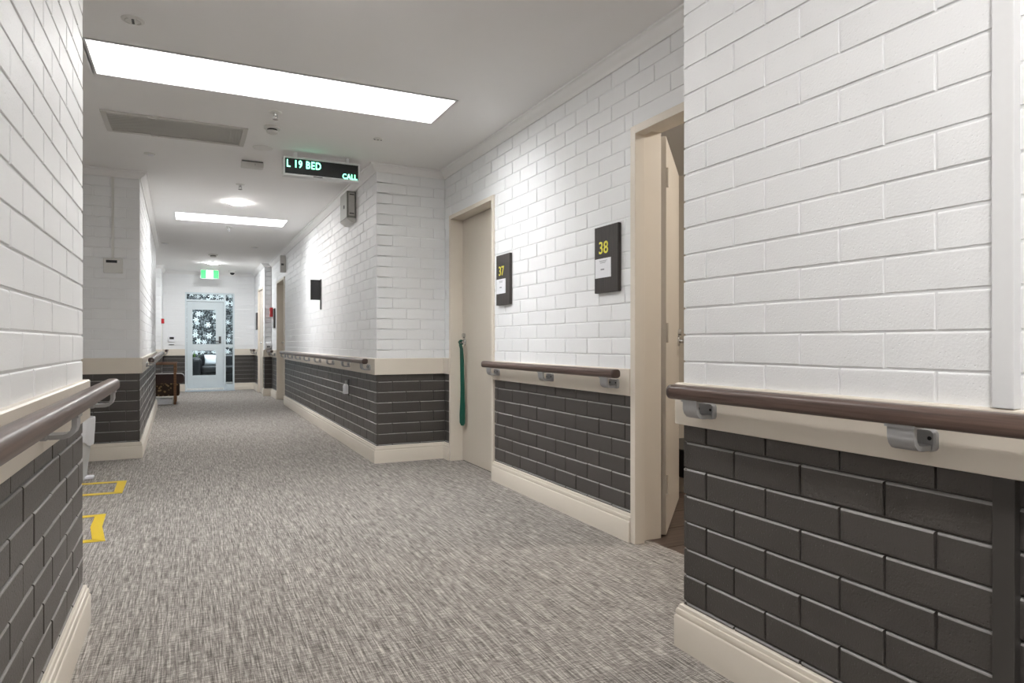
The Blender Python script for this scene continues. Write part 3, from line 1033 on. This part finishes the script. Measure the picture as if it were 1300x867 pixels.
# hand gel dispenser on the pillar
hg2 = thing('gel_dispenser', 'silver hand gel dispenser on the narrow far pillar', 'dispenser', S_pil.mat(0.065, 0, 0.88))
MB().loft([[(x * k, y, z) for x, y in ((-0.05, 0.0), (0.05, 0.0), (0.05, dd), (-0.05, dd))] for z, dd, k in ((0.0, 0.06, 0.8), (0.03, 0.09, 1), (0.11, 0.09, 1), (0.14, 0.05, 0.8))], True).build('body', 'silver', hg2, smooth=30)
MB().box(-0.03, 0.03, 0.088, 0.095, 0.03, 0.06).build('push_bar', 'grey_dark', hg2)

# control panel and conduit on the left face wall
cx = S_lf.p0.x - (-0.583)
th = thing('control_panel', 'white control panel with a dark display and a conduit up to the cornice', 'control panel', S_lf.mat(cx, 0, 1.595))
MB().box(-0.072, 0.072, 0.0, 0.028, 0.0, 0.125).build('body', 'white_plastic', th, bevel=0.004)
MB().box(-0.03, 0.052, 0.028, 0.030, 0.085, 0.108).build('display', 'black', th)
MB().lathe([(0.0, 0.0), (0.006, 0.0), (0.006, 0.003), (0, 0.003)], 12, (-0.043, 0.028, 0.097), axis='y').build('button', 'paper', th)
MB().box(-0.055, 0.056, 0.028, 0.0305, 0.012, 0.078).build('flap', 'white_plastic', th, bevel=0.001)
MB().box(-0.006, 0.013, 0.0, 0.014, 0.125, 2.416 - 1.595).build('conduit', 'white_plastic', th)
# control plates on the end wall
ep = thing('wall_keypad', 'white keypad with dark display on the brick left of the glazed door', 'keypad', S_end.mat(XE + 0.32, 0, 1.02))
MB().box(-0.06, 0.06, 0.0, 0.03, 0.0, 0.12).build('body', 'paper', ep, bevel=0.004)
MB().box(-0.04, 0.04, 0.03, 0.032, 0.05, 0.095).build('display', 'black', ep)
ep = thing('switch_plate', 'thin grey switch strip under the keypad left of the glazed door', 'switch', S_end.mat(XE + 0.32, 0, 0.955))
MB().box(-0.05, 0.05, 0.0, 0.012, 0.0, 0.015).build('plate', 'white_plastic', ep)
MB().box(-0.045, 0.045, 0.012, 0.016, 0.003, 0.012).build('rocker', 'grey_dark', ep)

# ------------------------------------------------------------------ ceiling fittings
def down_lamp(x, y, label, mat, r=0.085):
    """Surface-mounted opal lamp: the glowing diffuser stands 16 mm below the ceiling and lights the corridor."""
    t = thing('downlight', label, 'downlight', loc=(x, y, CEIL), group='round lit downlights')
    MB().lathe([(0.0, 0.0), (r + 0.014, 0.0), (r + 0.012, -0.006), (0.0, -0.007)], 32).build('trim_ring', 'white_plastic', t, smooth=40)
    MB().lathe([(r, -0.007), (r, -0.012), (r * 0.95, -0.017), (r * 0.6, -0.021), (0.0, -0.022)], 32).build('diffuser', mat, t, smooth=50)
    return t
down_lamp(0.50, 2.64, 'round lit downlight overhead between the front walls', 'lamp_front')
down_lamp(0.464, 7.62, 'round lit downlight just before the smaller skylight', 'lamp')
down_lamp(0.404, 13.6, 'round lit downlight in front of the exit sign', 'lamp_end')
down_lamp(0.52, 0.05, 'unseen round downlight added above the camera to brighten the front walls', 'lamp_near_fill')  # unseen lamp, added for more light on the near walls

def rosette(x, y, label, r, kind, grp=None):
    t = thing(kind, label, 'sprinkler' if kind == 'sprinkler' else 'fitting', loc=(x, y, CEIL), group=grp)
    MB().lathe([(0.0, 0.0), (r, 0.0), (r * 0.96, -0.004), (r * 0.7, -0.007), (0, -0.008)], 24).build('plate', 'white_plastic', t, smooth=40)
    return t
t = rosette(-0.231, 3.518, 'round flush ceiling plate with two curved slots before the long skylight', 0.050, 'ceiling_sensor')
for s in (1, -1):
    MB().tube([(0.033 * math.cos(a) * s, 0.033 * math.sin(a), -0.008) for a in [(-60 + 15 * i) * math.pi / 180 for i in range(9)]], 0.003, 6).build('slot', 'vent', t)
for dy in (-0.018, 0, 0.018):
    MB().lathe([(0.0, -0.007), (0.006, -0.007), (0.006, -0.011), (0, -0.011)], 10, (0, dy, 0)).build('port', 'grey_dark', t)
def sprinkler(x, y, label):
    t = rosette(x, y, label, 0.040, 'sprinkler', 'ceiling sprinklers')
    b = MB()
    b.lathe([(0.0, -0.006), (0.012, -0.006), (0.010, -0.025), (0.0, -0.025)], 12)
    b.tube([(-0.010, 0, -0.02), (-0.013, 0, -0.035), (0, 0, -0.048)], 0.003, 6)
    b.tube([(0.010, 0, -0.02), (0.013, 0, -0.035), (0, 0, -0.048)], 0.003, 6)
    b.build('frame_arms', 'chrome', t, smooth=40)
    MB().lathe([(0.0, -0.046), (0.018, -0.046), (0.018, -0.049), (0, -0.049)], 16).build('deflector', 'chrome', t)
sprinkler(0.500, 4.53, 'pendent sprinkler head beside the long skylight')
sprinkler(0.431, 6.74, 'small sprinkler head just before the lit downlight')
sprinkler(0.462, 9.28, 'small sprinkler head just past the smaller skylight')
def smoke(x, y, label, m='white_plastic', r=0.052):
    t = thing('smoke_detector', label, 'smoke detector', loc=(x, y, CEIL), group='smoke detectors')
    MB().lathe([(0.0, 0.0), (r, 0.0), (r, -0.014), (r * 0.9, -0.018), (0, -0.018)], 24).build('base', m, t, smooth=40)
    MB().lathe([(r * 0.6, -0.018), (r * 0.6, -0.030), (0.0, -0.030)], 20).build('grille', 'black', t)
    MB().lathe([(0.0, -0.030), (r * 0.72, -0.030), (r * 0.66, -0.042), (r * 0.35, -0.050), (0, -0.050)], 24).build('head', m, t, smooth=40)
    return t
smoke(0.514, 4.85, 'white smoke detector near the end of the grey air vent', r=0.055)
smoke(0.364, 12.3, 'grey smoke detector before the exit sign', 'vent', 0.075)
rosette(0.505, 5.40, 'flat white blanking disc between smoke detector and call display', 0.075, 'ceiling_disc')
t = rosette(-0.278, 5.954, 'small round ceiling fitting past the grey air vent', 0.042, 'ceiling_spot')
MB().lathe([(0.0, -0.007), (0.022, -0.007), (0.018, -0.016), (0, -0.018)], 16, (0.008, 0, 0)).build('lens', 'paper', t, smooth=40)
t = rosette(1.235, 4.80, 'small three-hole ceiling sensor near the recess of door 37', 0.036, 'ceiling_sensor')
for dx in (-0.024, 0, 0.024):
    MB().lathe([(0.0, -0.006), (0.0055, -0.006), (0.0055, -0.010), (0, -0.010)], 10, (dx, 0, 0)).build('port', 'grey_dark', t)
t = rosette(-0.32, 11.2, 'small round spot fitting over the left corridor wall end', 0.055, 'ceiling_spot')
MB().lathe([(0.0, -0.007), (0.03, -0.007), (0.028, -0.014), (0, -0.014)], 16).build('lens', 'paper', t)
t = rosette(0.914, 11.1, 'small round spot fitting before the shaded corridor door', 0.055, 'ceiling_spot')
MB().lathe([(0.0, -0.007), (0.03, -0.007), (0.028, -0.014), (0, -0.014)], 16).build('lens', 'paper', t)

em = thing('emergency_light', 'small white rectangular box on the ceiling left of the call display', 'emergency light', loc=(0.465, 5.86, CEIL))
MB().box(-0.085, 0.085, -0.04, 0.04, -0.050, 0.0).build('body', 'white_plastic', em, bevel=0.004)
MB().box(-0.08, 0.08, -0.042, -0.039, -0.012, -0.004).build('shadow_gap', 'grey_dark', em)
MB().lathe([(0, 0), (0.005, 0), (0.005, 0.003), (0, 0.003)], 10, (0.02, -0.043, -0.03), axis='y').build('led', 'chrome', em)

# return-air vent
vx0, vx1, vy0, vy1 = -0.512, 0.369, 4.95, 5.415
v = thing('air_vent', 'grey louvred return air vent with a white frame in the ceiling', 'air vent', loc=((vx0 + vx1) / 2, (vy0 + vy1) / 2, CEIL))
hx, hy, fw = (vx1 - vx0) / 2, (vy1 - vy0) / 2, 0.035
f = MB()
f.box(-hx, -hx + fw, -hy, hy, -0.010, 0).box(hx - fw, hx, -hy, hy, -0.010, 0).box(-hx + fw, hx - fw, -hy, -hy + fw, -0.010, 0).box(-hx + fw, hx - fw, hy - fw, hy, -0.010, 0)
f.build('frame', 'vent_frame', v, bevel=0.003)
MB().box(-hx + fw, hx - fw, -hy + fw, hy - fw, -0.0025, -0.0005).build('backing', 'vent', v)
f = MB()
n = 84
for i in range(n):
    x = -hx + fw + (i + 0.5) * (2 * hx - 2 * fw) / n
    f.box(x - 0.0018, x + 0.0018, -hy + fw, hy - fw, -0.008, -0.0025)
lo = f.build('louvres', 'vent', v)
lo['kind'] = 'stuff'
for y in (-hy + 0.02, hy - 0.02):
    MB().box(-0.17, -0.12, y - 0.008, y + 0.008, -0.016, -0.010).build('latch', 'white_plastic', v, bevel=0.002)

# exit sign
ex = thing('exit_sign', 'green and white running man exit sign under the ceiling by the glazed door', 'exit sign', loc=(0.375, 14.75, 2.37))
MB().box(-0.165, 0.165, -0.012, 0.012, -0.085, 0.085).build('panel', 'white_sign', ex)
for x0, x1 in ((-0.163, -0.065), (0.065, 0.163)):
    MB().box(x0, x1, -0.0135, -0.012, -0.083, 0.083).build('green_field', 'green_sign', ex)
mn = MB()
mn.lathe([(0.0, 0), (0.011, 0), (0.011, 0.0015), (0, 0.0015)], 10, (0.008, -0.0135, 0.045), axis='y')
for a, c in (((0.0, 0.03), (-0.012, -0.01)), ((-0.012, -0.01), (0.014, -0.03)), ((0.014, -0.03), (0.006, -0.06)), ((-0.012, -0.01), (-0.022, -0.035)),
             ((-0.022, -0.035), (-0.045, -0.045)), ((0.0, 0.028), (0.028, 0.008)), ((0.0, 0.028), (-0.028, 0.015))):
    mn.tube([(a[0], -0.0125, a[1]), (c[0], -0.0125, c[1])], 0.0045, 6)
mn.build('pictogram', 'green_sign', ex)
MB().box(-0.17, 0.17, -0.03, 0.03, 0.085, CEIL - 2.37).build('housing', 'vent', ex, bevel=0.004)
# dome camera
dc = thing('dome_camera', 'black dome camera on the ceiling right of the exit sign', 'camera', loc=(0.80, 14.9, CEIL))
MB().lathe([(0.0, 0.0), (0.075, 0.0), (0.07, -0.03), (0.055, -0.045), (0, -0.045)], 24).build('housing', 'white_plastic', dc, smooth=40)
MB().lathe([(0.045, -0.045), (0.042, -0.065), (0.025, -0.082), (0.0, -0.088)], 20).build('dome', 'black', dc, smooth=60)

# ------------------------------------------------------------------ floor tape and bin
def tape(label, pieces):
    t = thing('floor_tape', label, 'floor tape', loc=(pieces[0][0][0], pieces[0][0][1], 0.0), group='yellow floor tape marks')
    ox, oy = pieces[0][0]
    for q in pieces:
        m = MB()
        low = [(x - ox, y - oy, 0.0006) for x, y in q]
        hi = [(x - ox, y - oy, 0.0022) for x, y in q]
        m.loft([low, hi], True)
        m.build('strip', 'tape', t)
tape('yellow tape square on the carpet in front of the white bin',
     [[(-0.452, 5.16), (-0.400, 5.13), (-0.405, 5.585), (-0.462, 5.535)],
      [(-0.462, 5.535), (-0.405, 5.585), (-1.05, 5.62), (-1.05, 5.56)],
      [(-0.400, 5.13), (-0.452, 5.19), (-1.05, 5.225), (-1.05, 5.16)]])
tape('kinked yellow tape bracket on the carpet near the left wall corner',
     [[(-0.441, 3.965), (-0.380, 3.93), (-0.425, 4.245), (-0.481, 4.255)],
      [(-0.481, 4.255), (-0.425, 4.245), (-0.436, 4.55), (-0.487, 4.50)],
      [(-0.487, 4.50), (-0.436, 4.55), (-1.0, 4.56), (-1.0, 4.51)],
      [(-0.380, 3.93), (-0.441, 3.985), (-0.95, 4.015), (-0.95, 3.955)]])
bn = thing('pedal_bin', 'white bin with an overhanging liner standing just past the yellow tape square', 'bin', loc=(-0.795, 5.77, 0))
MB().lathe([(0.0, 0.0), (0.115, 0.0), (0.120, 0.02), (0.165, 0.43), (0.158, 0.43), (0.112, 0.03), (0, 0.03)], 28).build('body', 'bin', bn, smooth=40)
lr = MB()
rings = []
for z, r, wv in ((0.27, 0.158, 0.010), (0.36, 0.168, 0.008), (0.435, 0.176, 0.003), (0.452, 0.176, 0.003), (0.455, 0.165, 0.002), (0.44, 0.155, 0.002), (0.30, 0.13, 0.004)):
    rings.append([((r + wv * math.sin(9 * a + z * 8)) * math.cos(a), (r + wv * math.sin(9 * a + z * 8)) * math.sin(a), z + 0.02 * math.sin(5 * a) * (z < 0.3))
                  for a in [2 * math.pi * k / 48 for k in range(48)]])
lr.loft(rings, False)
lr.build('liner', 'bag', bn, smooth=70)
MB().box(0.105, 0.165, -0.045, 0.03, 0.004, 0.026).build('pedal', 'paper', bn, bevel=0.006)

# ------------------------------------------------------------------ armchair in the left recess
ac = thing('timber_armchair', 'timber armchair with maroon vinyl seat in the left corridor recess', 'armchair', loc=(-0.44, 12.45, 0))
for y in (-0.30, 0.30):
    fr = MB().box(0.215, 0.255, y - 0.02, y + 0.02, 0.0, 0.655).build('leg', 'chair_wood', ac, bevel=0.006)
    MB().box(-0.30, -0.26, y - 0.02, y + 0.02, 0.0, 0.60).build('leg', 'chair_wood', ac, bevel=0.006)
    MB().box(-0.32, 0.262, y - 0.028, y + 0.028, 0.645, 0.672).build('armrest', 'chair_wood', ac, bevel=0.006)
s = MB()
s.loft([[(x, -0.26, z) for x, z in rounded_rect(0.04, 0.415, 0.33, 0.075, 0.06)], [(x, 0.26, z) for x, z in rounded_rect(0.04, 0.415, 0.33, 0.075, 0.06)]], True)
s.build('seat_cushion', 'chair_vinyl', ac, smooth=50)
MB().box(-0.28, 0.30, -0.275, 0.275, 0.135, 0.34).build('seat_base', 'spotted', ac, bevel=0.02)
bk = MB()
bk.loft([[(-0.30 + dx, -0.26, z) for dx, z in ((0, 0.40), (0.12, 0.40), (0.02, 0.95), (-0.08, 0.95))], [(-0.30 + dx, 0.26, z) for dx, z in ((0, 0.40), (0.12, 0.40), (0.02, 0.95), (-0.08, 0.95))]], True)
bk.build('backrest', 'chair_vinyl', ac, bevel=0.03)
wb = thing('flat_box', 'flat white box lying on the carpet under the timber armchair', 'box', loc=(-0.46, 12.30, 0))
MB().box(-0.25, 0.22, -0.1, 0.1, 0.0, 0.075).build('carton', 'paper', wb, bevel=0.002)
MB().box(-0.252, 0.222, -0.102, 0.102, 0.075, 0.095).build('lid', 'paper', wb, bevel=0.002)

# ------------------------------------------------------------------ sitting room behind the glass
so = thing('lounge_chair', 'dark leather armchair seen through the glazed end door', 'armchair', loc=(0.66, 17.1, 0))
def cushion_box(x0, x1, y0, y1, z0, z1, name, mat, par, bev=0.05):
    return MB().box(x0, x1, y0, y1, z0, z1).build(name, mat, par, bevel=bev, segs=4)
cushion_box(-0.62, -0.40, -0.42, 0.42, 0.06, 0.66, 'arm', 'sofa', so, 0.08)
cushion_box(0.46, 0.68, -0.42, 0.42, 0.06, 0.66, 'arm', 'sofa', so, 0.08)
cushion_box(-0.40, 0.46, -0.42, 0.30, 0.10, 0.30, 'base', 'sofa', so, 0.03)
cushion_box(-0.40, 0.46, -0.44, 0.20, 0.30, 0.47, 'seat_cushion', 'sofa', so, 0.05)
cushion_box(-0.42, 0.48, 0.18, 0.44, 0.10, 0.74, 'backrest', 'sofa', so, 0.08)
for x in (-0.55, 0.60):
    for y in (-0.36, 0.36):
        MB().box(x - 0.03, x + 0.03, y - 0.03, y + 0.03, 0.0, 0.07).build('foot', 'black', so)
cu = thing('throw_cushion', 'white cushion on the dark leather armchair behind the glass', 'cushion', loc=(0.47, 17.0, 0.475))
c = MB()
rings = []
for i in range(9):
    a = -1 + 2 * i / 8
    k = max(0.02, 1 - a ** 4)
    rings.append([(x * 0.15 * (1 - 0.06 * (1 - abs(a))), a * 0.02 + 0.07 * k ** 0.5 * y, 0.11 + a * 0.11) for x, y in
                  [(math.copysign(abs(math.cos(t)) ** 0.4, math.cos(t)), math.copysign(abs(math.sin(t)) ** 1.2, math.sin(t))) for t in [2 * math.pi * q / 20 for q in range(20)]]])
c.loft(rings, True)
c.build('pillow', 'cushion', cu, smooth=60)
pl = thing('potted_plant', 'leafy green pot plant behind the glass by the dark armchair', 'plant', loc=(0.02, 18.0, 0))
MB().lathe([(0, 0), (0.13, 0), (0.17, 0.32), (0.15, 0.32), (0.14, 0.28), (0, 0.28)], 20).build('pot', 'grey_dark', pl, smooth=40)
rng = random.Random(3)
for i in range(34):
    a = rng.uniform(0, 2 * math.pi)
    e = rng.uniform(0.5, 1.45)
    L = rng.uniform(0.22, 0.40)
    m = MB()
    wv = 0.05
    pts = []
    for k in range(6):
        q = k / 5
        rr = L * q * math.cos(e) * (1 + 0.2 * q)
        z = 0.30 + L * q * math.sin(e) + 0.35 * q - 0.25 * q * q
        hwid = wv * math.sin(math.pi * min(1, q * 0.95 + 0.05)) + 0.003
        pts.append([(rr * math.cos(a) - hwid * math.sin(a), rr * math.sin(a) + hwid * math.cos(a), z), (rr * math.cos(a), rr * math.sin(a), z - 0.01),
                    (rr * math.cos(a) + hwid * math.sin(a), rr * math.sin(a) - hwid * math.cos(a), z)])
    m.loft(pts, False, closed=False)
    m.build('leaf', 'leaf', pl, smooth=60)
# ceiling lamps of the adjoining rooms
def room_lamp(x, y, z, r, mat, label):
    t = thing('ceiling_lamp', label, 'ceiling lamp', loc=(x, y, z))
    MB().lathe([(0.0, 0), (r + 0.015, 0), (r + 0.015, -0.012), (0, -0.012)], 28).build('housing', 'white_plastic', t, smooth=40)
    MB().lathe([(r, -0.012), (r, -0.035), (r * 0.9, -0.045), (r * 0.5, -0.052), (0, -0.055)], 28).build('diffuser', mat, t, smooth=50)
room_lamp(0.5, 16.6, 2.6, 0.15, 'cool_lamp', 'round ceiling lamp in the sitting room behind the glass')
room_lamp(3.2, 2.2, CEIL, 0.08, 'room_lamp', 'round ceiling lamp in the room behind door 38')
